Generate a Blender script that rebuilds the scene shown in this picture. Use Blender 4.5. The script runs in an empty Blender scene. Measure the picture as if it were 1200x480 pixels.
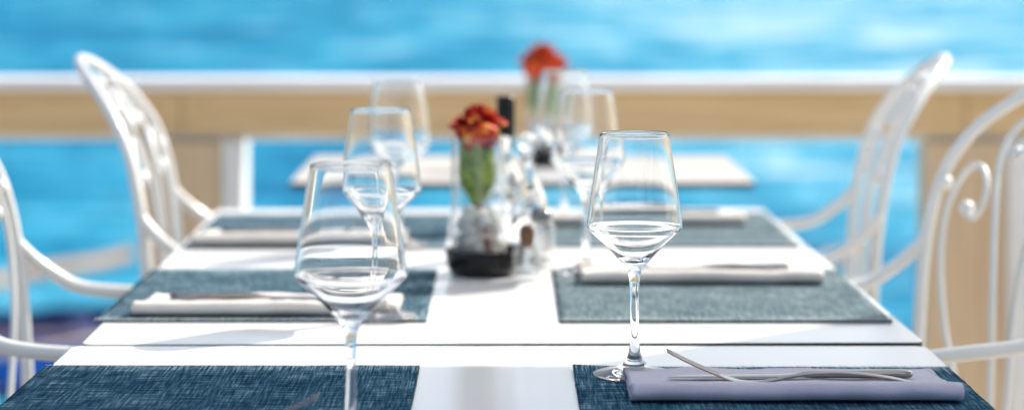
import bpy, bmesh, math, random
from mathutils import Vector, Matrix, noise
random.seed(7)
R = math.radians
PI = math.pi
S = bpy.context.scene
COL = S.collection
TZ = 0.75                      # height of the table tops

# ------------------------------------------------------------------ materials
def newmat(name):
    m = bpy.data.materials.new(name); m.use_nodes = True
    nt = m.node_tree
    return m, nt, nt.nodes['Principled BSDF']

def ramp(nt, fac, stops):
    r = nt.nodes.new('ShaderNodeValToRGB')
    e = r.color_ramp.elements
    while len(e) < len(stops): e.new(0.5)
    for k, (p, c) in enumerate(stops):
        e[k].position = p; e[k].color = (*c, 1)
    nt.links.new(fac, r.inputs[0])
    return r.outputs[0]

def coords(nt, scale=(1, 1, 1), rot=(0, 0, 0), kind='Object'):
    t = nt.nodes.new('ShaderNodeTexCoord'); mp = nt.nodes.new('ShaderNodeMapping')
    mp.inputs['Scale'].default_value = scale; mp.inputs['Rotation'].default_value = rot
    nt.links.new(t.outputs[kind], mp.inputs['Vector'])
    return mp.outputs[0]

def noise_n(nt, vec, scale=1.0, detail=3, rough=.5, dist=0):
    n = nt.nodes.new('ShaderNodeTexNoise')
    n.inputs['Scale'].default_value = scale; n.inputs['Detail'].default_value = detail
    n.inputs['Roughness'].default_value = rough; n.inputs['Distortion'].default_value = dist
    nt.links.new(vec, n.inputs['Vector'])
    return n.outputs['Fac']

def mth(nt, op, a, b=None):
    n = nt.nodes.new('ShaderNodeMath'); n.operation = op
    for i, v in enumerate((a, b)):
        if v is None: continue
        if isinstance(v, (int, float)): n.inputs[i].default_value = v
        else: nt.links.new(v, n.inputs[i])
    return n.outputs[0]

def bump(nt, b, h, strength=.3, dist=.01):
    n = nt.nodes.new('ShaderNodeBump')
    n.inputs['Strength'].default_value = strength; n.inputs['Distance'].default_value = dist
    nt.links.new(h, n.inputs['Height']); nt.links.new(n.outputs[0], b.inputs['Normal'])

def simple(name, col, rough=.5, metal=0, var=.12, scale=30, spec=.5, coat=0):
    m, nt, b = newmat(name)
    f = noise_n(nt, coords(nt), scale, 4)
    c = ramp(nt, f, [(.3, tuple(x * (1 - var) for x in col)), (.7, tuple(min(1, x * (1 + var)) for x in col))])
    nt.links.new(c, b.inputs['Base Color'])
    rr = nt.nodes.new('ShaderNodeMapRange'); nt.links.new(f, rr.inputs[0])
    rv = min(.06, var * .5)
    rr.inputs[3].default_value = max(0, rough - rv); rr.inputs[4].default_value = min(1, rough + rv)
    nt.links.new(rr.outputs[0], b.inputs['Roughness'])
    b.inputs['Metallic'].default_value = metal
    b.inputs['Specular IOR Level'].default_value = spec
    b.inputs['Coat Weight'].default_value = coat
    return m

def glassmat(name, ior, col=(1, 1, 1)):
    m, nt, b = newmat(name)
    b.inputs['Base Color'].default_value = (*col, 1)
    b.inputs['Roughness'].default_value = 0
    b.inputs['IOR'].default_value = ior
    b.inputs['Transmission Weight'].default_value = 1
    return m

def thin_glass(name, tint=(1, 1, 1)):
    # one-sided thin wall: clear film with Fresnel reflection
    m, nt, b = newmat(name)
    tr = nt.nodes.new('ShaderNodeBsdfTransparent'); tr.inputs[0].default_value = (*[.97 * k for k in tint], 1)
    gl = nt.nodes.new('ShaderNodeBsdfGlossy'); gl.inputs['Roughness'].default_value = .05
    fr = nt.nodes.new('ShaderNodeFresnel'); ge = nt.nodes.new('ShaderNodeNewGeometry')
    ior = mth(nt, 'ADD', mth(nt, 'MULTIPLY', ge.outputs['Backfacing'], 1 / 1.5 - 1.5), 1.5)   # same film seen from either side
    nt.links.new(ior, fr.inputs[0])
    mx = nt.nodes.new('ShaderNodeMixShader')
    nt.links.new(mth(nt, 'ADD', mth(nt, 'MULTIPLY', fr.outputs[0], .9), .03), mx.inputs[0])
    nt.links.new(tr.outputs[0], mx.inputs[1]); nt.links.new(gl.outputs[0], mx.inputs[2])
    lw = nt.nodes.new('ShaderNodeLayerWeight'); lw.inputs[0].default_value = .5
    df = nt.nodes.new('ShaderNodeBsdfTranslucent'); df.inputs[0].default_value = (.9, .93, .93, 1)       # painted bright edge, stands in for light caught in the glass rim
    m2 = nt.nodes.new('ShaderNodeMixShader')
    nt.links.new(mth(nt, 'MULTIPLY', mth(nt, 'POWER', lw.outputs['Facing'], 4), .75), m2.inputs[0])
    nt.links.new(mx.outputs[0], m2.inputs[1]); nt.links.new(df.outputs[0], m2.inputs[2])
    mx = m2
    nt.links.new(mx.outputs[0], nt.nodes['Material Output'].inputs['Surface'])
    return m

M = {}
M['thin'] = thin_glass('thin clear glass')
M['glass'] = glassmat('clear glass', 1.5, (.99, 1, 1))
M['water'] = glassmat('clear vinegar', 1.333)
M['oil'] = glassmat('olive oil', 1.46, (.75, .62, .12))
M['table_white'] = simple('white laminate', (.87, .875, .88), .16, var=.012, scale=7, spec=.5)
M['table_edge'] = simple('black laminate core', (.02, .025, .025), .4)
M['white_metal'] = simple('white painted aluminium', (.80, .79, .765), .3, var=.03, coat=1)
M['white_metal'].node_tree.nodes['Principled BSDF'].inputs['Coat Roughness'].default_value = .08
M['white_paint'] = simple('white paint', (.88, .88, .87), .45, var=.04, scale=8)
M['steel'] = simple('polished steel', (.27, .26, .255), .09, 1, var=.05, scale=60)
M['black'] = simple('black lacquer', (.008, .007, .007), .25, var=.3, spec=.3)
M['cork'] = simple('brown cork', (.16, .075, .035), .7, var=.4, scale=180)
M['pebble'] = simple('white pebble', (.90, .89, .86), .5, var=.08, scale=90)
def translucent(m, f):
    nt = m.node_tree; b = nt.nodes['Principled BSDF']
    tr = nt.nodes.new('ShaderNodeBsdfTranslucent'); tr.inputs[0].default_value = (.9, .89, .86, 1)
    mx = nt.nodes.new('ShaderNodeMixShader'); mx.inputs[0].default_value = f
    nt.links.new(b.outputs[0], mx.inputs[1]); nt.links.new(tr.outputs[0], mx.inputs[2])
    nt.links.new(mx.outputs[0], nt.nodes['Material Output'].inputs['Surface'])
translucent(M['pebble'], .5)
M['salt'] = simple('white salt', (.85, .85, .85), .6, var=.05, scale=300)
M['stem'] = simple('reddish stem', (.30, .045, .04), .5, var=.4, scale=60)
def canvas_mat(name, thru):
    m, nt, b = newmat(name)
    f = noise_n(nt, coords(nt, (300, 300, 300)), 1, 2)
    c = ramp(nt, f, [(.3, (.70, .72, .72)), (.7, (.78, .80, .80))])
    nt.links.new(c, b.inputs['Base Color']); b.inputs['Roughness'].default_value = .9
    tr = nt.nodes.new('ShaderNodeBsdfTranslucent'); nt.links.new(c, tr.inputs[0])
    mx = nt.nodes.new('ShaderNodeMixShader'); mx.inputs[0].default_value = thru
    nt.links.new(b.outputs[0], mx.inputs[1]); nt.links.new(tr.outputs[0], mx.inputs[2])
    nt.links.new(mx.outputs[0], nt.nodes['Material Output'].inputs['Surface'])
    return m
M['canvas'] = canvas_mat('cream canvas', .50); M['canvas_thick'] = canvas_mat('thick cream canvas', .16)
M['teak_pole'] = simple('grey pole', (.35, .35, .35), .4)
M['stone'] = simple('quay stone', (.32, .30, .27), .8, var=.3, scale=4)

def wood(name, c1, c2, axis='x', rough=.55):
    m, nt, b = newmat(name)
    sc = {'x': (3, 60, 60), 'z': (60, 60, 3), 'y': (60, 3, 60)}[axis]
    v = coords(nt, sc)
    f = noise_n(nt, v, 1, 6, .6, .6)
    g = noise_n(nt, coords(nt, (1.3, 1.3, 1.3)), 1, 2)
    s = mth(nt, 'ADD', mth(nt, 'MULTIPLY', f, .75), mth(nt, 'MULTIPLY', g, .35))
    c = ramp(nt, s, [(.35, c1), (.75, c2)])
    nt.links.new(c, b.inputs['Base Color']); b.inputs['Roughness'].default_value = rough
    bump(nt, b, f, .25, .004)
    return m
M['rail_wood'] = wood('pale rail timber', (.62, .42, .20), (.86, .64, .37), 'x')
M['post_wood'] = wood('pale post timber', (.62, .44, .26), (.84, .66, .45), 'z')
M['deck_wood'] = wood('deck boards', (.42, .35, .27), (.62, .53, .43), 'y')
M['boom_wood'] = wood('weathered boom timber', (.26, .13, .06), (.48, .30, .17), 'x', .7)

def fabric_mat(name, stops, warp):
    m, nt, b = newmat(name)
    v = coords(nt)
    slx = noise_n(nt, coords(nt, (24, 430, 1)), 1, 3, .6)        # weft slubs, along x
    sly = noise_n(nt, coords(nt, (warp, 22, 1)), 1, 3, .6)        # warp slubs, along y
    big = noise_n(nt, coords(nt, (14, 14, 1)), 1, 2)
    s = mth(nt, 'ADD', mth(nt, 'MULTIPLY', slx, .48), mth(nt, 'MULTIPLY', sly, .42))
    s = mth(nt, 'ADD', s, mth(nt, 'MULTIPLY', big, .16))
    sp = nt.nodes.new('ShaderNodeSeparateXYZ'); nt.links.new(v, sp.inputs[0])
    hm = nt.nodes.new('ShaderNodeMapRange'); hm.interpolation_type = 'SMOOTHSTEP'
    nt.links.new(mth(nt, 'ABSOLUTE', sp.outputs[1]), hm.inputs[0]); hm.inputs[1].default_value = .165; hm.inputs[2].default_value = .212
    wp = mth(nt, 'MULTIPLY', mth(nt, 'SUBTRACT', noise_n(nt, coords(nt, (520, 10, 1)), 1, 2), .40), .9)   # loose warp ends show towards the hems
    s = mth(nt, 'ADD', s, mth(nt, 'MULTIPLY', wp, hm.outputs[0]))
    c = ramp(nt, s, stops)
    nt.links.new(c, b.inputs['Base Color'])
    b.inputs['Roughness'].default_value = .6
    b.inputs['Specular IOR Level'].default_value = 0
    b.inputs['IOR'].default_value = 1.01
    bump(nt, b, s, .9, .0016)
    return m
M['mat'] = fabric_mat('navy woven fabric', [(.37, (.005, .018, .034)), (.49, (.018, .060, .104)), (.58, (.065, .150, .215)), (.71, (.38, .52, .58))], 430)  # one cloth in three tones; this darker copy for the shaded front row
M['mat_mid'] = fabric_mat('sunlit navy woven fabric', [(.36, (.010, .024, .040)), (.49, (.040, .075, .105)), (.58, (.10, .165, .205)), (.71, (.36, .46, .50))], 360)  # same navy cloth, sunlight painted in for the left rear rows
M['mat_glare'] = fabric_mat('sun glare navy woven fabric', [(.34, (.030, .055, .070)), (.48, (.085, .125, .145)), (.58, (.17, .22, .24)), (.72, (.36, .42, .44))], 300)  # same navy cloth, paled by painted sun glare for the right rear rows
M['hem'] = simple('mat hem', (.03, .05, .06), .7, var=.6, scale=700)
M['fringe'] = simple('frayed mat threads', (.30, .36, .38), .7, var=.7, scale=900)

def napkin_mat(name, c1, c2):
    m, nt, b = newmat(name)
    f = noise_n(nt, coords(nt, (900, 900, 900)), 1, 2)
    g = noise_n(nt, coords(nt), 16, 3)
    c = ramp(nt, mth(nt, 'ADD', mth(nt, 'MULTIPLY', f, .4), mth(nt, 'MULTIPLY', g, .6)),
             [(.3, c1), (.7, c2)])
    nt.links.new(c, b.inputs['Base Color']); b.inputs['Roughness'].default_value = .85
    b.inputs['Sheen Weight'].default_value = .15
    bump(nt, b, f, .6, .0008)
    return m
M['napkin'] = napkin_mat('shade toned cotton', (.46, .44, .55), (.56, .54, .65))  # front row copy of the napkin cloth, bluish shade painted in
M['napkin_lit'] = napkin_mat('sunlit toned cotton', (.66, .61, .57), (.76, .71, .66))  # same napkin cloth, warm sunlit tone painted in for the rear rows

def petal_mat(name, stops, scale):
    m, nt, b = newmat(name)
    f = noise_n(nt, coords(nt), scale, 3, .6, .4)
    c = ramp(nt, f, stops)
    nt.links.new(c, b.inputs['Base Color']); b.inputs['Roughness'].default_value = .5
    b.inputs['Specular IOR Level'].default_value = .2
    return m
M['petal'] = petal_mat('red and amber petals', [(.36, (.09, .002, .008)), (.45, (.46, .008, .016)), (.53, (.70, .04, .015)), (.59, (.75, .30, .05)), (.67, (.80, .52, .16))], 55)
M['petal_orange'] = petal_mat('orange red petals', [(.34, (.25, .008, .01)), (.45, (.62, .05, .012)), (.55, (.72, .12, .02)), (.68, (.75, .22, .16))], 45)
M['leaf'] = petal_mat('green leaf', [(.35, (.04, .09, .008)), (.5, (.13, .24, .015)), (.65, (.32, .42, .04))], 60)

def water_mat():
    m, nt, b = newmat('sea water')
    big = noise_n(nt, coords(nt, (.05, .09, 1), (0, 0, R(12))), 1, 4, .55, .5)
    mid = noise_n(nt, coords(nt, (.35, .8, 1), (0, 0, R(14))), 1, 4, .6, .4)
    small = noise_n(nt, coords(nt, (1.6, 3.2, 1), (0, 0, R(18))), 1, 4, .6, .3)
    far = noise_n(nt, coords(nt, (.30, .085, 1), (0, 0, R(5))), 1, 6, .68, .5)
    s = mth(nt, 'ADD', mth(nt, 'MULTIPLY', far, .45), mth(nt, 'MULTIPLY', mid, .35))
    s = mth(nt, 'ADD', s, mth(nt, 'MULTIPLY', big, .20))
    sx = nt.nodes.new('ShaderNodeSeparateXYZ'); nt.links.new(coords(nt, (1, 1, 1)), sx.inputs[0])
    mr = nt.nodes.new('ShaderNodeMapRange'); nt.links.new(sx.outputs[0], mr.inputs[0])       # paler to the right: sun glint and haze painted into the colour
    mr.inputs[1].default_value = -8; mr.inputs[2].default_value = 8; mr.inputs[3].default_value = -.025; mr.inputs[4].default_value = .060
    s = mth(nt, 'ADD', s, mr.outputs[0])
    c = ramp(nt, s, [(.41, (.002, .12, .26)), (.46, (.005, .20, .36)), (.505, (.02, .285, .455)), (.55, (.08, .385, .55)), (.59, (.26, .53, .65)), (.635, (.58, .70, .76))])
    nt.links.new(c, b.inputs['Base Color'])
    b.inputs['Roughness'].default_value = .5; b.inputs['Specular IOR Level'].default_value = 0; b.inputs['IOR'].default_value = 1.01
    h = mth(nt, 'ADD', mth(nt, 'MULTIPLY', mid, 1.0), mth(nt, 'MULTIPLY', small, .5))
    bump(nt, b, h, 1.0, .55)
    gl = nt.nodes.new('ShaderNodeBsdfGlossy'); gl.inputs['Roughness'].default_value = .22
    nt.links.new(b.inputs['Normal'].links[0].from_socket, gl.inputs['Normal'])
    mx = nt.nodes.new('ShaderNodeMixShader'); mx.inputs[0].default_value = .07
    nt.links.new(b.outputs[0], mx.inputs[1]); nt.links.new(gl.outputs[0], mx.inputs[2])
    nt.links.new(mx.outputs[0], nt.nodes['Material Output'].inputs['Surface'])
    return m
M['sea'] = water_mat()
def hull(name, c): return simple(name, c, .35, var=.15, scale=6)
M['navy'] = hull('navy hull paint', (.012, .03, .14))
M['blue'] = hull('bright blue hull paint', (.01, .12, .52))
M['boat_in'] = simple('faded pink boards', (.55, .40, .36), .7, var=.2, scale=10)

# ------------------------------------------------------------------ mesh helpers
def mk(name, verts, faces, mats, parent=None, smooth=True, mi=None, loc=None, rot=None):
    me = bpy.data.meshes.new(name)
    me.from_pydata([tuple(v) for v in verts], [], faces)
    if not isinstance(mats, (list, tuple)): mats = [mats]
    for m in mats: me.materials.append(m)
    if mi:
        for p, k in zip(me.polygons, mi): p.material_index = k
    me.polygons.foreach_set('use_smooth', [smooth] * len(me.polygons))
    me.update()
    o = bpy.data.objects.new(name, me); COL.objects.link(o)
    if parent is not None: o.parent = parent
    if loc: o.location = loc
    if rot: o.rotation_euler = rot
    return o

def fixn(o):
    bm = bmesh.new(); bm.from_mesh(o.data)
    bmesh.ops.recalc_face_normals(bm, faces=bm.faces); bm.to_mesh(o.data); bm.free()
    return o

class G:
    """a bag of verts and faces"""
    def __init__(s): s.v = []; s.f = []; s.m = []
    def add(s, v, f, m=0):
        n = len(s.v); s.v += [tuple(x) for x in v]
        s.f += [tuple(i + n for i in q) for q in f]; s.m += [m] * len(f)
    def box(s, c, d, m=0, rz=0):
        x, y, z = (k / 2 for k in d)
        pts = [Vector((a * x, b * y, e * z)) for a in (-1, 1) for b in (-1, 1) for e in (-1, 1)]
        rt = Matrix.Rotation(rz, 3, 'Z')
        s.add([rt @ p + Vector(c) for p in pts],
              [(0, 1, 3, 2), (4, 6, 7, 5), (0, 4, 5, 1), (2, 3, 7, 6), (0, 2, 6, 4), (1, 5, 7, 3)], m)
    def tube(s, path, rad, n=10, m=0, sub=6, cap=True):
        P = catmull([Vector(p) for p in path], sub)
        L = len(P)
        rads = [rad] * L if isinstance(rad, (int, float)) else [interp(rad, i / (L - 1)) for i in range(L)]
        t0 = (P[1] - P[0]).normalized()
        a = Vector((0, 0, 1)) if abs(t0.z) < .9 else Vector((1, 0, 0))
        nn = t0.cross(a).normalized()
        vs = []
        for i in range(L):
            t = (P[min(i + 1, L - 1)] - P[max(i - 1, 0)]).normalized()
            nn = (nn - t * nn.dot(t)).normalized()
            b = t.cross(nn)
            for k in range(n):
                w = 2 * PI * k / n
                vs.append(P[i] + (nn * math.cos(w) + b * math.sin(w)) * rads[i])
        fs = []
        for i in range(L - 1):
            for k in range(n):
                k2 = (k + 1) % n
                fs.append((i * n + k, i * n + k2, (i + 1) * n + k2, (i + 1) * n + k))
        if cap:
            fs.append(tuple(range(n - 1, -1, -1))); fs.append(tuple((L - 1) * n + k for k in range(n)))
        s.add(vs, fs, m)
    def ball(s, c, r, m=0, nu=14, nv=8, sc=(1, 1, 1)):
        prof = [(r * math.sin(PI * j / nv), -r * math.cos(PI * j / nv)) for j in range(nv + 1)]
        v, f = lathe_vf(prof, nu)
        s.add([Vector((p[0] * sc[0], p[1] * sc[1], p[2] * sc[2])) + Vector(c) for p in v], f, m)
    def build(s, name, mats, parent=None, smooth=True, bevel=0, **k):
        o = mk(name, s.v, s.f, mats, parent, smooth, s.m, **k)
        fixn(o)
        if bevel:
            b = o.modifiers.new('bevel', 'BEVEL'); b.width = bevel; b.segments = 2; b.limit_method = 'ANGLE'
        return o

def interp(a, t):
    x = t * (len(a) - 1); i = min(int(x), len(a) - 2); f = x - i
    return a[i] * (1 - f) + a[i + 1] * f

def pl(z, tab):
    if z <= tab[0][0]: return tab[0][1]
    for (a, x), (b, y) in zip(tab, tab[1:]):
        if z <= b: return x + (y - x) * (z - a) / (b - a)
    return tab[-1][1]

def catmull(P, sub):
    if sub <= 1 or len(P) < 3: return P
    out = []
    for i in range(len(P) - 1):
        p0 = P[max(i - 1, 0)]; p1 = P[i]; p2 = P[i + 1]; p3 = P[min(i + 2, len(P) - 1)]
        for k in range(sub):
            t = k / sub
            out.append(.5 * ((2 * p1) + (p2 - p0) * t + (2 * p0 - 5 * p1 + 4 * p2 - p3) * t * t + (3 * p1 - p0 - 3 * p2 + p3) * t ** 3))
    out.append(P[-1])
    return out

def lathe_vf(prof, n=48, closed=False):
    v = []; rings = []
    for r, z in prof:
        if r < 1e-6:
            rings.append([len(v)]); v.append((0, 0, z))
        else:
            rings.append(list(range(len(v), len(v) + n)))
            for k in range(n):
                a = 2 * PI * k / n; v.append((r * math.cos(a), r * math.sin(a), z))
    f = []
    pairs = list(zip(rings, rings[1:]))
    if closed: pairs.append((rings[-1], rings[0]))
    for A, B in pairs:
        for k in range(n):
            k2 = (k + 1) % n
            if len(A) == 1 and len(B) == 1: continue
            if len(A) == 1: f.append((A[0], B[k2], B[k]))
            elif len(B) == 1: f.append((A[k], A[k2], B[0]))
            else: f.append((A[k], A[k2], B[k2], B[k]))
    return v, f

def lathe(name, prof, mat, parent=None, n=48, closed=False, fix=True, loc=None):
    v, f = lathe_vf(prof, n, closed)
    o = mk(name, v, f, mat, parent, True, loc=loc)
    if fix: fixn(o)
    return o

def empty(name, loc=(0, 0, 0), rz=0):
    o = bpy.data.objects.new(name, None); COL.objects.link(o)
    o.location = loc; o.rotation_euler = (0, 0, rz); o.empty_display_size = .05
    return o

def tag(o, label, cat, group=None):
    o['label'] = label; o['category'] = cat
    if group: o['group'] = group
    return o

def copy_thing(o, loc, rz, label):
    r = o.copy(); COL.objects.link(r); r.location = loc; r.rotation_euler = (0, 0, rz); r['label'] = label
    for ch in list(o.children):
        c = ch.copy(); COL.objects.link(c); c.parent = r
        for g in list(ch.children):
            d = g.copy(); COL.objects.link(d); d.parent = c
    return r

def struct(o): o['kind'] = 'structure'; return o

# ------------------------------------------------------------------ setting
def grid(name, x0, x1, y0, y1, z, mat):
    return struct(mk(name, [(x0, y0, z), (x1, y0, z), (x1, y1, z), (x0, y1, z)], [(0, 1, 2, 3)], mat, smooth=False))
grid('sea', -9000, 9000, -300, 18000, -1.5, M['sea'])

g = G()
x = -6.0
while x < 6.0:
    g.box((x + .07, 1.05, -.0125), (.134, 8.1, .025)); x += .14
struct(g.build('terrace_floor', M['deck_wood'], smooth=False))
g = G(); g.box((0, 1.05, -1.3), (12.0, 8.0, 2.52))
struct(g.build('quay', M['stone'], smooth=False))

# railing
t = tag(empty('terrace_railing', (0, 4.95, 0)), 'white capped timber railing running across the terrace edge before the sea', 'railing')
g = G(); g.box((0, 0, .880), (7.0, .14, .027)); g.build('handrail', M['white_paint'], t, False, .009)
for xa, xb in ((-3.48, -2.37), (-2.37, -.69), (-.69, .99), (.99, 2.67), (2.67, 3.48)):
    g = G(); g.box(((xa + xb) / 2, .005, .8175), (xb - xa - .002, .05, .0905)); f = g.build('fascia_board', M['rail_wood'], t, False, .003)
    for xs in (xa + .05, xb - .05):
        g = G(); g.tube([(xs, -.0225, .835), (xs, -.0215, .835)], .0028, 8, sub=1); g.build('screw', M['steel'], f)
g = G(); g.box((0, .02, .764), (6.94, .03, .013)); g.build('bottom_trim', M['white_paint'], t, False, .002)
for px in (-2.37, -.69, .99, 2.67):
    g = G(); g.box((px, .035, .3785), (.17, .11, .755)); p = g.build('post', M['post_wood'], t, False, .004)
    g = G(); g.box((px + .1105, .035, .3785), (.046, .12, .754)); g.build('edge_trim', M['white_paint'], p, False, .004)

# things afloat beyond the railing
def boat(name, label, L, W, H, m_h, m_in, loc, rz):
    t = tag(empty(name, loc, rz), label, 'boat')
    n = 14; v = []; f = []
    for i in range(n + 1):
        s = i / n; x = (s - .5) * L
        w = W / 2 * (1 - max(0, (s - .45) / .55) ** 2.2) * (.82 + .18 * min(1, s * 4)) + .004
        zt = H * (.72 + .28 * s ** 2)
        for k, (a, zz) in enumerate(((-1, zt), (-.86, .3 * H), (-.4, -.1), (.4, -.1), (.86, .3 * H), (1, zt))):
            v.append((x, a * w, zz))
    for i in range(n):
        for k in range(5):
            a = i * 6 + k; f.append((a, a + 1, a + 7, a + 6))
    f.append((0, 5, 4, 3, 2, 1)); a = n * 6; f.append(tuple(a + k for k in range(6)))
    o = mk('hull', v, f, m_h, t, False); fixn(o)
    gg = G()
    for side in (-1, 1):
        pts = [v[i * 6 + (0 if side < 0 else 5)] for i in range(0, n + 1, 2)]
        gg.tube([(p[0], p[1], p[2] + .01) for p in pts], .022, 6)
    gg.build('gunwale', m_in, t)
    for s in (-.22, .12):
        b = G(); b.box((s * L, 0, H * .62), (.16, W * .78, .02)); b.build('thwart', m_in, t, False)
    b = G(); b.box((-.05 * L, 0, .05), (L * .7, W * .6, .02)); b.build('floorboard', m_in, t, False)
    return t
boat('rowing_boat', 'small dark navy rowing boat afloat below the terrace, behind left table edge', 2.4, .95, .30, M['navy'], M['navy'], (-2.35, 15.9, -1.52), R(18))
boat('rowing_boat', 'bright blue rowing boat with faded pink boards at lower left corner', 2.6, 1.0, .30, M['blue'], M['boat_in'], (-3.75, 14.2, -1.5), R(10))
def boom(loc, L, rz, label):
    g = G(); n = 8
    g.tube([((i / n - .5) * L, .015 * math.sin(i * 1.7), .012 * math.cos(i * 2.3)) for i in range(n + 1)], [.065, .075, .07, .075, .07], 10)
    o = g.build('floating_boom', M['boom_wood']); o.location = loc; o.rotation_euler = (0, 0, rz)
    tag(o, label, 'timber boom', 'timber booms floating in the sea')
boom((-4.15, 18.9, -1.47), 3.6, R(63), 'brown floating timber boom on the sea, seen left of the table')
boom((2.75, 20.0, -1.47), 2.2, R(62), 'brown floating timber boom on the sea, seen behind the right scrolled chair')

# ------------------------------------------------------------------ tables
def table(loc, W, D, rz, label):
    t = tag(empty('dining_table', loc, rz), label, 'table', 'white dining tables')
    th, rc, n = .012, .012, 5
    out = []
    for cx, cy, a0 in ((W / 2 - rc, D / 2 - rc, 0), (-W / 2 + rc, D / 2 - rc, 90), (-W / 2 + rc, -D / 2 + rc, 180), (W / 2 - rc, -D / 2 + rc, 270)):
        for k in range(n + 1):
            a = R(a0 + 90 * k / n); out.append((cx + rc * math.cos(a), cy + rc * math.sin(a)))
    N = len(out); e = .0004
    def ring(ins, z): return [(p[0] * (1 - ins / (W / 2)), p[1] * (1 - ins / (D / 2)), z) for p in out]
    rings = ring(0, TZ - th) + ring(0, TZ - e) + ring(e, TZ)
    f = []; mi = []
    for r in range(2):
        for k in range(N):
            k2 = (k + 1) % N
            f.append((r * N + k, r * N + k2, (r + 1) * N + k2, (r + 1) * N + k)); mi.append(1 if r == 0 else 0)
    f.append(tuple(range(2 * N, 3 * N))); mi.append(0)
    f.append(tuple(range(N - 1, -1, -1))); mi.append(1)
    o = mk('tabletop', rings, f, [M['table_white'], M['table_edge']], t, False, mi)
    lz = TZ - th - .002
    for py in ((-.36, .36) if D > 1 else (0,)):
        g = G(); g.box((0, py, lz - .004), (.30, .30, .008)); g.tube([(0, py, lz - .008), (0, py, .4), (0, py, .03)], .032, 20, sub=1)
        p = g.build('pedestal', M['white_metal'], t)
        g = G(); g.box((0, py, .016), (.56, .07, .028)); g.box((0, py, .0165), (.07, .50, .027)); g.build('foot', M['white_metal'], p, False, .004)
    return t
table((-.004, 1.687, 0), .862, 1.29, 0, 'nearest white table, with the sharply focused wine glass')
table((-.010, 2.9935, 0), .860, 1.29, R(.95), 'middle white table with the black dish and red flower vase')
table((.034, 4.36, 0), .825, .56, 0, 'far white table close to the railing, orange flower on it')

# ------------------------------------------------------------------ placemats
def placemat(loc, W, D, label, curl=None, lift=0.0, cloth='mat'):
    nx, ny, th = 36, 42, .0022
    top = []; 
    sd = random.random() * 50
    for j in range(ny + 1):
        for i in range(nx + 1):
            x = (i / nx - .5) * W; y = (j / ny - .5) * D
            z = th + .0005 * (noise.noise((x * 20 + sd, y * 20, 0)) + 1)
            edge = min(i, nx - i, j, ny - j)
            if edge == 0:
                x += .0007 * noise.noise((y * 120, sd, 1)); y += .0007 * noise.noise((x * 120, sd, 2))
            if curl:
                dc = math.hypot(x - curl[0] * W / 2, y - curl[1] * D / 2)
                z += lift * max(0, 1 - dc / .10) ** 2
            top.append((x, y, z))
    n = len(top); v = top + [(p[0], p[1], max(.0002, p[2] - th)) for p in top]
    f = []; mi = []
    idx = lambda i, j: j * (nx + 1) + i
    for j in range(ny):
        for i in range(nx):
            q = (idx(i, j), idx(i + 1, j), idx(i + 1, j + 1), idx(i, j + 1))
            e = i == 0 or i == nx - 1
            f.append(q); mi.append(0); f.append(tuple(n + a for a in reversed(q))); mi.append(0)
    bd = [idx(i, 0) for i in range(nx)] + [idx(nx, j) for j in range(ny)] + [idx(i, ny) for i in range(nx, 0, -1)] + [idx(0, j) for j in range(ny, 0, -1)]
    for a, b in zip(bd, bd[1:] + bd[:1]):
        f.append((a, n + a, n + b, b)); mi.append(1)
    o = mk('placemat', v, f, [M[cloth], M['hem']], None, True, mi, loc=loc); fixn(o)
    tag(o, label, 'placemat', 'navy woven placemats')
    # frayed weft ends along the two short hems, and the stitched side hems
    rnd = random.Random(int(sd * 100))
    for sy in (-1, 1):
        g = G()
        k = 0; x = -W / 2 + .001
        while x < W / 2:
            z = th + .001
            if curl: 
                dc = math.hypot(x - curl[0] * W / 2, sy * D / 2 - curl[1] * D / 2); z += lift * max(0, 1 - dc / .10) ** 2
            l = .002 + .004 * rnd.random()
            a = .0009 * rnd.uniform(-1, 1)
            y0 = sy * (D / 2 - .007); y1 = sy * (D / 2 + l)
            w = .00035
            g.add([(x - w, y0, z + .0006), (x + w, y0, z + .0006), (x + a + w, y1, z - .0004), (x + a - w, y1, z - .0004),
                   (x, y0, z + .0010), (x + a, y1, z + .0001)], [(0, 4, 5, 3), (4, 1, 2, 5), (1, 0, 3, 2)])
            x += .0016 + .0014 * rnd.random()
        g.build('fringe', M['fringe'], o, False)
    return o
MATS = [
    ((-.2590, 1.993), 'dark navy placemat on the left front corner of the nearest table', None, 0),
    ((.2450, 1.985), 'dark navy placemat under the sharp wine glass and fork', (-1, 1), .0025),
    ((-.2620, 2.695), 'sunlit blue second placemat from the front on the left, at middle table corner', None, 0),
    ((.2395, 2.690), 'navy placemat with sun glare painted in, second from the front on the right, at middle table corner', None, 0),
    ((-.2570, 3.332), 'rearmost blurred placemat on the left side of the middle table', None, 0),
    ((.2250, 3.352), 'rearmost blurred placemat on the right side of the middle table', None, 0),
]
for (x, y), lab, cu, li in MATS: placemat((x, y, TZ), .358, .42, lab, cu, li, 'mat' if y < 2.2 else 'mat_mid' if x < 0 else 'mat_glare')

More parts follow.
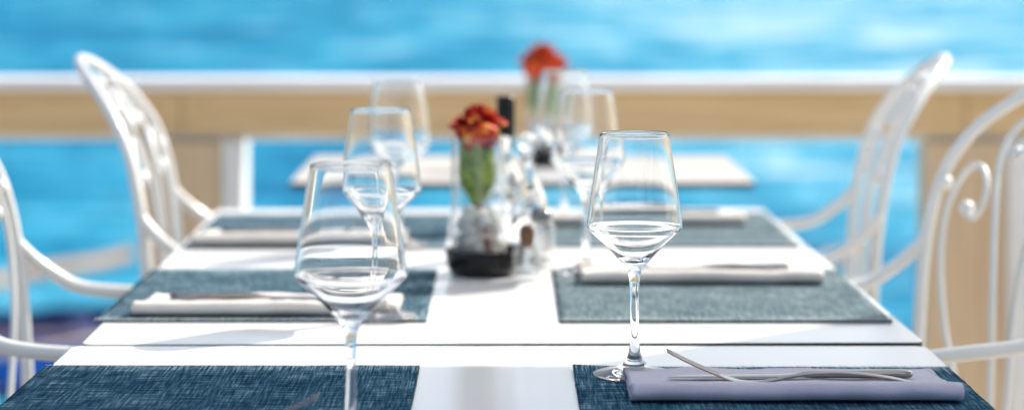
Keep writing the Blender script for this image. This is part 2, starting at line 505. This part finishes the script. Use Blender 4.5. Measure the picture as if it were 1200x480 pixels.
# ------------------------------------------------------------------ wine glasses
def wine_glass_proto(loc, label):
    t = tag(empty('wine_glass', loc), label, 'wine glass', 'stemmed wine glasses on the tables')
    N = 96
    outer = [(.0388, .0006), (.0390, .0013), (.0384, .0019), (.033, .0030), (.026, .0044), (.019, .0064), (.013, .0094), (.0085, .0140), (.0060, .0200), (.0046, .0290), (.0041, .042)]
    stem = [(.0041, .042), (.0040, .055), (.0041, .070), (.0045, .082)]
    bowl = [(.0045, .082), (.0050, .0885), (.0062, .0950), (.0085, .0995), (.0128, .1045), (.0180, .1105), (.0240, .1170), (.0310, .1240), (.0375, .1300), (.0420, .1344), (.0440, .1372), (.0447, .1400), (.0445, .1432), (.0434, .150), (.0418, .162), (.0385, .184), (.0352, .206), (.0324, .2245)]
    inner = [(.0314, .2246), (.0342, .206), (.0375, .184), (.0408, .162), (.0423, .150), (.0433, .1432), (.0434, .1400), (.0427, .1376), (.0407, .1352), (.0362, .1308), (.0298, .1249), (.0228, .1182), (.0165, .1126), (.0105, .1086), (.005, .1066), (0, .1060)]
    sm = lambda P, s=4: [(max(0, q.x), q.y) for q in catmull([Vector((a, b, 0)) for a, b in P], s)]
    rim = [(.0322, .2254), (.0319, .2256), (.0316, .2253)]
    foot = [(0, .0012), (.02, .0010), (.036, .0005)] + sm(outer)
    lathe('foot', foot, M['glass'], t, N, fix=False)
    lathe('stem', sm(stem), M['glass'], t, N, fix=False)
    b_in = sm(inner)
    lathe('bowl', sm(bowl) + rim + b_in, M['glass'], t, N, fix=False)
    return t
GZ = TZ + .0032
GL = [
    ((.1223, 2.150, GZ), 'sharply focused wine glass beside the shade-toned napkin on nearest table'),
    ((-.1206, 1.819, GZ), 'nearest wine glass, softly blurred, on the left front placemat'),
    ((-.1336, 2.505, GZ), 'second wine glass from the front on the left, partly behind the nearest one'),
    ((-.1430, 3.140, GZ), 'rearmost wine glass on the left side, rim against the timber rail'),
    ((.1030, 2.870, GZ), 'second wine glass from the front on the right, just left of the sharp one'),
    ((.0900, 3.410, GZ), 'rearmost blurred wine glass on the right, just below the far orange flower'),
]
for i, (l, lab) in enumerate(GL):
    if i == 0: wg = wine_glass_proto(l, lab)
    else: copy_thing(wg, l, .7 * i, lab)

# ------------------------------------------------------------------ napkins and cutlery
def napkin(loc, sx, label, seed, cloth):
    """local: X from 0 (inner end) to L, Y from 0 (front roll) to D; sx mirrors it"""
    L, D = .290, .150
    # cross-section through the folded cloth: fat front roll, flat body
    out = [(.136, .0006), (.10, .0004), (.05, .0004), (.018, .0004), (.006, .0018), (.0008, .0065), (.0006, .0110), (.0045, .0152), (.0110, .0167), (.0180, .0155), (.0240, .0122), (.0300, .0096), (.040, .0083), (.06, .0078), (.09, .0073), (.122, .0069), (.134, .0065), (.1362, .0035)]
    P = [(q.x, q.y) for q in catmull([Vector((a, b, 0)) for a, b in out], 3)]
    n = len(P); nx = 60; v = []; f = []
    for i in range(nx + 1):
        s = i / nx; X = s * L
        for (y, z) in P:
            amp = min(1, z / .004)
            dz = .0017 * noise.noise((X * 22, y * 30, seed)) * amp + .0006 * noise.noise((X * 60, y * 80, seed + 3)) * amp
            dy = .0016 * noise.noise((X * 14, seed, z * 40))
            back = max(0, (y - .03) / .12)
            xs = X - .012 * back * (s > .97) if i == nx else X + .002 * noise.noise((y * 40, z * 90, seed)) * (i == 0)
            zz = z * (1 - .10 * math.exp(-((s - .0) / .04) ** 2)) + dz
            v.append((sx * xs, y + dy + .004 * back * math.sin(s * 2.2 + seed), max(.0003, zz)))
    for i in range(nx):
        for k in range(n):
            k2 = (k + 1) % n
            f.append((i * n + k, i * n + k2, (i + 1) * n + k2, (i + 1) * n + k))
    # turned-in ends: concentric inset so the roll reads as folded cloth
    def endcap(base, s):
        ring = list(range(base, base + n))
        cx = sum(P[k][0] for k in range(n)) / n
        new = []
        for k in range(n):
            y, z = P[k]; p = v[base + k]
            yc = .0125 if y < .026 else y; zc = .0100 if y < .026 else .0025
            new.append(len(v)); v.append((p[0] + s * .004, p[1] + (yc - y) * .45, p[2] + (zc - z) * .45))
        for k in range(n):
            k2 = (k + 1) % n; f.append((ring[k], ring[k2], new[k2], new[k]))
        f.append(tuple(new))
    endcap(0, sx); endcap(nx * n, -sx)
    o = mk('folded_napkin', v, f, M[cloth], None, True, loc=loc); fixn(o)
    tag(o, label, 'napkin', 'folded napkins on the placemats')
    return o

def sweep_flat(g, rows):
    """rows of (s, y, z, halfwidth, halfthick): a flat bar with rounded section"""
    n = 10; v = []
    for s, y, z, w, t in rows:
        for k in range(n):
            a = 2 * PI * k / n
            v.append((s, y + w * math.cos(a), z + t * math.sin(a)))
    f = []
    L = len(rows)
    for i in range(L - 1):
        for k in range(n):
            k2 = (k + 1) % n; f.append((i * n + k, i * n + k2, (i + 1) * n + k2, (i + 1) * n + k))
    f.append(tuple(range(n - 1, -1, -1))); f.append(tuple((L - 1) * n + k for k in range(n)))
    g.add(v, f)

def smooth_rows(keys, m=6):
    P = [Vector((k[0], k[1], k[2])) for k in keys]; Q = [Vector((k[3], k[4], 0)) for k in keys]
    a = catmull(P, m); b = catmull(Q, m)
    return [(p.x, p.y, p.z, max(.0003, q.x), max(.0003, q.y)) for p, q in zip(a, b)]

def fork(loc, sx, label, rz=0):
    t = tag(empty('fork', loc, rz), label, 'fork', 'steel forks on the napkins')
    m = sx
    g = G()
    keys = [(.046, 0, .0088, .0105, .0009), (.056, 0, .0052, .0118, .0010), (.068, 0, .0022, .0108, .0011), (.080, 0, .0020, .0070, .0013), (.095, 0, .0038, .0036, .0016), (.115, 0, .0078, .0031, .0017), (.140, 0, .0102, .0035, .0017), (.165, 0, .0100, .0048, .0016), (.190, 0, .0075, .0066, .0014), (.210, 0, .0043, .0078, .0012), (.220, 0, .0024, .0060, .0010), (.223, 0, .0018, .0020, .0008)]
    sweep_flat(g, [(r[0] * m, *r[1:]) for r in smooth_rows(keys)]); g.build('handle', M['steel'], t)
    for k in range(4):
        y = (k - 1.5) * .0060
        g = G()
        keys = [(.050, y, .0075, .0020, .0009), (.036, y, .0130, .0017, .0009), (.020, y, .0200, .0016, .0009), (.006, y, .0270, .0014, .0008), (0, y, .0300, .0006, .0005)]
        sweep_flat(g, [(r[0] * m, *r[1:]) for r in smooth_rows(keys)]); g.build('tine', M['steel'], t)
    return t

def knife(loc, sx, label, rz=0):
    t = tag(empty('knife', loc, rz), label, 'knife', 'steel knives on the napkins')
    g = G()
    keys = [(0, -.004, .003, .0012, .0004), (.008, -.002, .003, .0050, .0005), (.03, 0, .003, .0088, .0007), (.07, 0, .003, .0096, .0009), (.105, 0, .0032, .0092, .0011), (.118, 0, .0036, .0055, .0018)]
    sweep_flat(g, [(r[0] * sx, *r[1:]) for r in smooth_rows(keys)]); g.build('blade', M['steel'], t)
    g = G()
    keys = [(.118, 0, .0036, .0055, .0018), (.128, 0, .0042, .0052, .0030), (.160, 0, .0042, .0066, .0034), (.195, 0, .0044, .0082, .0040), (.212, 0, .0044, .0084, .0042), (.219, 0, .0044, .0060, .0034), (.2215, 0, .0044, .0020, .0016)]
    sweep_flat(g, [(r[0] * sx, *r[1:]) for r in smooth_rows(keys)]); g.build('handle', M['steel'], t)
    return t

SET = [  # inner-end x, front y, mirror, where
    (.1115, 2.006, 1, 'on the nearest right placemat beside the sharp glass'),
    (-.1130, 1.800, -1, 'on the nearest left placemat, at bottom of the picture'),
    (-.1150, 2.500, -1, 'on the second left placemat, behind the nearest glass'),
    (.0930, 2.750, 1, 'on the second right placemat, behind the sharp glass'),
    (-.1350, 3.130, -1, 'on the rearmost left placemat'),
    (.0650, 3.370, 1, 'on the rearmost right placemat'),
]
NZ = TZ + .0034
for i, (x, y, sx, where) in enumerate(SET):
    nz = NZ + (.0 if i else .0006)
    napkin((x, y, nz), sx, ('shade-toned lavender' if i < 2 else 'sunlit-toned off white') + ' folded napkin ' + where, 3.1 * i + 1, 'napkin' if i < 2 else 'napkin_lit')
    fork((x + sx * .034, y + .048, nz + .0081), sx, 'curved steel fork with raised tines ' + where, R(-1.2) * sx)
    knife((x + sx * .037, y + .074, nz + .0076), sx, 'straight steel knife ' + where, R(1.0) * sx)

# ------------------------------------------------------------------ flowers, vases, cruets
def vase(loc, label, rz=0):
    t = tag(empty('flower_vase', loc, rz), label, 'vase', 'black dish flower vases')
    dish = [(0, 0), (.040, 0), (.043, .0015), (.0475, .010), (.0495, .020), (.0500, .0305), (.0492, .0318), (.0482, .0308), (.0472, .022), (.045, .014), (.040, .0105), (0, .0105)]
    lathe('dish', dish, M['black'], t, 8 * 6, fix=True)
    cyl = [(0, .0115), (.0325, .0115), (.0338, .0128), (.0340, .02), (.0340, .170), (.0337, .1713), (.0330, .1715), (.0323, .170), (.0322, .022), (.030, .0185), (0, .0180)]
    lathe('glass_cylinder', cyl, M['thin'], t, 64, loc=(-.0085, 0, 0))
    g = G(); rnd = random.Random(4)
    for k in range(95):
        for _ in range(30):
            a = rnd.uniform(0, 2 * PI); r = .0245 * math.sqrt(rnd.random())
            z = .0265 + .050 * rnd.random()
            break
        g.ball((r * math.cos(a) - .0085, r * math.sin(a), z), rnd.uniform(.0062, .0088), sc=(1, 1, .85), nu=10, nv=6)
    g.build('pebbles', M['pebble'], t)
    return t

def flower(loc, label, mat, s=1.0, seed=1, rz=0, ls=1.0):
    t = tag(empty('rose', loc, rz), label, 'flower', 'single roses in the vases')
    rnd = random.Random(seed)
    v = []; f = []
    z0 = .146
    NP = 46
    for i in range(NP):
        q = i / (NP - 1); ang = i * 2.399963 + rnd.uniform(-.25, .25)
        L = (.060 - .004 * q) * rnd.uniform(.9, 1.1); W = (.010 + .010 * q) * rnd.uniform(.9, 1.15)
        R0 = (.004 + .0225 * q ** .8) * rnd.uniform(.92, 1.08)
        nu, nv = 6, 9; base = len(v)
        for j in range(nv + 1):
            w = j / nv
            x = R0 * math.sin(min(1, w * 1.25 + .12) * PI / 2) ** 1.1 + (.010 * q * max(0, w - .72) * 3.5)
            z = z0 + .001 + L * (w ** .9) * (1.06 - .20 * q) - .010 * q * max(0, w - .75) * 4 * rnd.uniform(.6, 1.3)
            wid = W * math.sin(PI * (.14 + .66 * w)) ** .7
            for k in range(nu + 1):
                u = k / nu * 2 - 1
                yy = u * wid
                xx = x - (.25 + .3 * (1 - q)) * wid * u * u * (1 - .4 * w) + .0022 * math.sin(u * 4.5 + i) * w
                zz = z - .006 * u * u * w + .0022 * rnd.uniform(-1, 1) * (j == nv)
                v.append((s * (xx * math.cos(ang) - yy * math.sin(ang)), s * (xx * math.sin(ang) + yy * math.cos(ang)), z0 + s * (zz - z0)))
        for j in range(nv):
            for k in range(nu):
                a = base + j * (nu + 1) + k; f.append((a, a + 1, a + nu + 2, a + nu + 1))
    mk('petals', v, f, mat, t)
    for i in range(13):
        ang = i * 2 * PI / 13 + rnd.uniform(-.2, .2); v = []; f = []
        nu, nv = 4, 10; Lz = rnd.uniform(.070, .082)
        for j in range(nv + 1):
            w = j / nv; r = .004 + (.019 + .003 * (i % 3)) * math.sin(min(1, w * 1.6) * PI / 2) - .003 * w
            wid = .0115 * math.sin(PI * min(.97, .06 + .9 * w)) + .001
            for k in range(nu + 1):
                u = k / nu * 2 - 1
                xx = r - .006 * u * u; yy = u * wid
                v.append((ls * (xx * math.cos(ang) - yy * math.sin(ang)), ls * (xx * math.sin(ang) + yy * math.cos(ang)), .082 + Lz * w))
        for j in range(nv):
            for k in range(nu):
                a = j * (nu + 1) + k; f.append((a, a + 1, a + nu + 2, a + nu + 1))
        mk('leaf', v, f, M['leaf'], t)
    g = G(); g.tube([(.012, -.022, .030), (.010, -.018, .050), (.003, -.006, .085), (0, 0, .12), (0, 0, .160)], .0034, 8)
    g.build('stem', M['stem'], t)
    return t
VZ = TZ + .0006
V1, V2 = (-.0225, 2.870, VZ), (.0850, 4.42, VZ)
vase(V1, 'glass cylinder vase in a black dish holding the red flower')
flower((V1[0] - .0095, V1[1], VZ + .0005), 'red and amber flower with green leaves in the middle table vase', M['petal'], 1.0, 3)
vase(V2, 'far blurred glass vase in a black dish under the orange flower', .5)
flower((V2[0] - .0095, V2[1], VZ + .0005), 'orange red blurred flower on the far table', M['petal_orange'], 1.36, 3, 1.9, 1.15)

def bottle(name, loc, label, cat, prof, inner_prof, cap=None, cap_mat=None, capname='cap', liquid=None):
    t = tag(empty(name, loc), label, cat)
    lathe('glass_body', prof, M['glass'] if 'bottle' in name else M['thin'], t, 48)
    if inner_prof: lathe(inner_prof[2], inner_prof[0], inner_prof[1], t, 40)
    if cap: lathe(capname, cap, cap_mat, t, 40)
    return t
def bottle_prof(R0, h_sh, r_n, h):
    w = .0025
    return [(0, 0), (R0 - .002, 0), (R0, .002), (R0, h_sh), (R0 * .8, h_sh + .018), (r_n + .002, h_sh + .036), (r_n, h_sh + .046), (r_n, h - .002), (r_n - .001, h),
            (r_n - w, h - .001), (r_n - w, h_sh + .045), (r_n - .001, h_sh + .034), (R0 * .8 - w, h_sh + .016), (R0 - w, h_sh - .002), (R0 - w, .007), (R0 - .006, .005), (0, .005)]
bottle('oil_bottle', (.0030, 3.04, VZ), 'clear glass bottle with tall black cap behind the red flower', 'bottle',
       bottle_prof(.0260, .088, .0100, .165), ([(0, .0052), (.0236, .0072), (.0236, .055), (0, .055)], M['water'], 'vinegar'),
       [(0, .158), (.0108, .158), (.0112, .160), (.0122, .162), (.0122, .207), (.0112, .211), (0, .2115)], M['black'])
bottle('oil_bottle', (.0330, 2.97, VZ), 'clear glass cruet with round glass stopper right of the red flower', 'bottle',
       bottle_prof(.0235, .075, .0080, .140), ([(0, .0052), (.0211, .0072), (.0211, .060), (0, .060)], M['water'], 'vinegar'),
       [(0, .132), (.0054, .132), (.0054, .1405), (.006, .143), (.0115, .148), (.0135, .155), (.0115, .163), (.006, .167), (0, .168)], M['glass'], 'stopper')
bottle('salt_jar', (.0285, 2.815, VZ), 'small glass jar with a round brown stopper beside the black dish', 'jar',
       [(0, 0), (.0150, 0), (.0162, .002), (.0165, .036), (.0130, .043), (.0100, .046), (.0080, .0455), (.0108, .042), (.0143, .035), (.0140, .006), (0, .005)],
       ([(0, .0054), (.0138, .0066), (.0139, .014), (0, .015)], M['salt'], 'salt'),
       [(0, .040), (.0076, .040), (.0078, .046), (.0092, .050), (.0100, .056), (.0088, .063), (.005, .0675), (0, .0685)], M['cork'], 'stopper')
bottle('pepper_jar', (.0480, 2.93, VZ), 'small glass jar with metal lid behind the brown stoppered jar', 'jar',
       [(0, 0), (.0160, 0), (.0172, .002), (.0172, .050), (.0150, .058), (.0130, .060), (.0118, .0595), (.0135, .056), (.0150, .049), (.0150, .006), (0, .005)],
       ([(0, .0054), (.0148, .0066), (.0149, .016), (0, .017)], M['salt'], 'salt'),
       [(0, .058), (.0138, .058), (.0142, .060), (.0140, .070), (.0100, .076), (0, .0775)], M['steel'], 'lid')

# ------------------------------------------------------------------ chairs
BX = [(0.40, -.200), (.60, -.212), (.71, -.217), (.78, -.225), (.84, -.236), (.89, -.252), (.93, -.276), (.965, -.305), (1.0, -.342), (1.02, -.36)]
def bp(u, z): return (pl(z, BX), u, z)
def chair_proto(loc, rz, label):
    t = tag(empty('garden_chair', loc, rz), label, 'chair', 'white scrolled metal chairs')
    half = [(.186, .45), (.197, .55), (.202, .66), (.202, .76), (.198, .83), (.184, .885), (.156, .932), (.112, .967), (.058, .989)]
    g = G(); g.tube([bp(u, z) for u, z in half] + [bp(0, .997)] + [bp(-u, z) for u, z in reversed(half)], .0078, 12, sub=5)
    g.build('back_frame', M['white_metal'], t)
    for s in (-1, 1):
        g = G()
        g.tube([bp(s * u, z) for u, z in ((.045, .455), (.062, .53), (.100, .61), (.138, .69), (.160, .77), (.160, .83), (.138, .875), (.105, .885), (.080, .865), (.078, .838), (.095, .822), (.112, .830))],
               .0040, 10, sub=6)
        g.ball(bp(s * .113, .832), .0100)
        g.tube([bp(s * u, z) for u, z in ((.014, .455), (.018, .60), (.026, .74), (.044, .83), (.066, .893), (.070, .930), (.046, .952), (.022, .940), (.020, .915), (.036, .905))],
               .0040, 10, sub=6)
        g.ball(bp(s * .038, .905), .0098)
        g.ball(bp(s * .180, .858), .0095); g.ball(bp(s * .058, .962), .0095)
        g.build('back_scroll', M['white_metal'], t)
    for s in (-1, 1):
        g = G()
        g.tube([(-.226, s * .203, .785), (-.205, s * .212, .762), (-.178, s * .220, .741), (-.150, s * .226, .7265), (-.10, s * .231, .720), (-.02, s * .233, .7165), (.06, s * .228, .708), (.115, s * .218, .680), (.140, s * .205, .62), (.145, s * .195, .54), (.135, s * .180, .452)],
               .0086, 12, sub=5)
        g.build('armrest', M['white_metal'], t)
    lathe('seat', [(0, .440), (.19, .440), (.207, .444), (.213, .452), (.208, .461), (.19, .464), (.10, .460), (0, .458)], M['white_metal'], t, 48)
    for sx, sy, bx, by in ((1, 1, .20, .19), (1, -1, .20, .19), (-1, 1, -.25, .19), (-1, -1, -.25, .19)):
        g = G(); g.tube([(sx * .135, sy * .135, .444), (bx * .85, sy * .165, .28), (bx * .93, sy * .18, .12), (bx, sy * by, 0.002)], [.0125, .0115, .0105, .012], 10, sub=5)
        g.build('leg', M['white_metal'], t)
    g = G(); n = 24
    ring = [(.150 * math.cos(2 * PI * k / n) - .01, .150 * math.sin(2 * PI * k / n), .30) for k in range(n + 1)]
    g.tube(ring, .007, 8, sub=1); g.build('stretcher', M['white_metal'], t)
    return t
CH = [
    ((-.387, 2.700, 0), 0, 'near left white chair, cut by the left picture edge'),
    ((-.282, 3.395, 0), R(2), 'far left white chair with its bright scrolled back leaning outward'),
    ((.389, 2.690, 0), PI + R(18), 'near right white chair, cut by the right picture edge'),
    ((.316, 3.440, 0), PI + R(-4), 'far right white chair, its leaning top against the sea'),
]
for i, (l, rz, lab) in enumerate(CH):
    if i == 0: ch = chair_proto(l, rz, lab)
    else: copy_thing(ch, l, rz, lab)

# ------------------------------------------------------------------ unseen canopies added to shade the nearest table
t = tag(empty('added_parasol', (2.40, 2.47, 0), R(42.7)), 'unseen square cream canopy right of the tables, added to shade the near corner', 'added_parasol')
hw, zb, zt = 1.3, 2.40, 2.85
v = [(-hw, -hw, zb), (hw, -hw, zb), (hw, hw, zb), (-hw, hw, zb), (0, 0, zt)] + [(a * hw, b * hw, zb - .12) for a, b in ((-1, -1), (1, -1), (1, 1), (-1, 1))]
mk('canopy', v, [(0, 1, 4), (1, 2, 4), (2, 3, 4), (3, 0, 4)] + [(k, (k + 1) % 4, 5 + (k + 1) % 4, 5 + k) for k in range(4)], M['canvas_thick'], t, False)
g = G(); g.tube([(0, 0, .05), (0, 0, 1.4), (0, 0, zt + .05)], .024, 14, sub=2); g.build('pole', M['teak_pole'], t)
for k in range(4):
    a = PI / 4 + k * PI / 2
    g = G(); g.tube([(0, 0, zt - .03), (.6 * hw * math.cos(a), .6 * hw * math.sin(a), zb + .26), (1.4 * hw * math.cos(a), 1.4 * hw * math.sin(a), zb - .02)], .011, 8, sub=1)
    g.build('rib', M['teak_pole'], t)
lathe('base', [(0, 0), (.28, 0), (.28, .05), (.1, .07), (.03, .12), (0, .12)], M['teak_pole'], t, 40)

t = tag(empty('added_parasol', (.27, 1.69, 0)), 'unseen cream cantilever canopy added to shade the nearest table', 'added_parasol')  # second added canopy, out of view, only there to cast shade
hx, hy, zb, zt = 1.25, 1.70, 2.40, 2.75
v = [(-hx, -hy, zb), (hx, -hy, zb), (hx, hy, zb), (-hx, hy, zb), (0, 0, zt)] + [(a * hx, b * hy, zb - .12) for a, b in ((-1, -1), (1, -1), (1, 1), (-1, 1))]
mk('canopy', v, [(0, 1, 4), (1, 2, 4), (2, 3, 4), (3, 0, 4)] + [(k, (k + 1) % 4, 5 + (k + 1) % 4, 5 + k) for k in range(4)], M['canvas'], t, False)
g = G(); g.tube([(-1.9, -1.5, 0), (-1.9, -1.5, 1.5), (-1.9, -1.5, 3.0)], .035, 14, sub=2); g.build('pole', M['teak_pole'], t)
g = G(); g.tube([(-1.9, -1.5, 2.95), (-1, -.8, 3.0), (0, 0, zt + .02)], .028, 12, sub=4); g.build('arm', M['teak_pole'], t)
g = G(); g.box((-1.9, -1.5, .04), (.7, .7, .08)); g.build('base', M['teak_pole'], t, False, .01)

# ------------------------------------------------------------------ light
EL, AZ = R(40), R(50)
w = bpy.data.worlds.new("World"); S.world = w; w.use_nodes = True
sk = w.node_tree.nodes.new('ShaderNodeTexSky'); sk.sky_type = 'NISHITA'; sk.sun_disc = False
sk.dust_density = 3; sk.sun_elevation = EL; sk.sun_rotation = AZ
w.node_tree.links.new(sk.outputs[0], w.node_tree.nodes['Background'].inputs[0])
w.node_tree.nodes['Background'].inputs[1].default_value = .15
sl = bpy.data.lights.new('sun', 'SUN'); so = bpy.data.objects.new('sun', sl); COL.objects.link(so)
sl.energy = 5.0; sl.angle = R(.5); sl.color = (1, .95, .87)
d = -Vector((math.cos(EL) * math.sin(AZ), math.cos(EL) * math.cos(AZ), math.sin(EL)))
so.rotation_euler = d.to_track_quat('-Z', 'Y').to_euler(); so.location = (3, 3, 6)

# ------------------------------------------------------------------ camera
cam = bpy.data.cameras.new('camera'); co = bpy.data.objects.new('camera', cam); COL.objects.link(co)
co.location = (0, 0, 1.136); co.rotation_euler = (R(90), 0, 0)
cam.sensor_width = 36; cam.lens = 81
cam.shift_x = 10 / 1200; cam.shift_y = -282 / 1200
cam.clip_start = .05; cam.clip_end = 30000
cam.dof.use_dof = True; cam.dof.focus_distance = 2.10; cam.dof.aperture_fstop = 3.2
S.camera = co

S.view_settings.view_transform = 'Standard'; S.view_settings.look = 'None'; S.view_settings.exposure = 0
c = S.cycles
c.film_exposure = 1.25
c.max_bounces = 24; c.transmission_bounces = 24; c.glossy_bounces = 6; c.diffuse_bounces = 4; c.transparent_max_bounces = 16
c.sample_clamp_indirect = 8; c.use_denoising = True
try: c.denoiser = 'OPENIMAGEDENOISE'; c.denoising_input_passes = 'RGB_ALBEDO_NORMAL'
except Exception: pass
S.render.resolution_x = 1024; S.render.resolution_y = 409
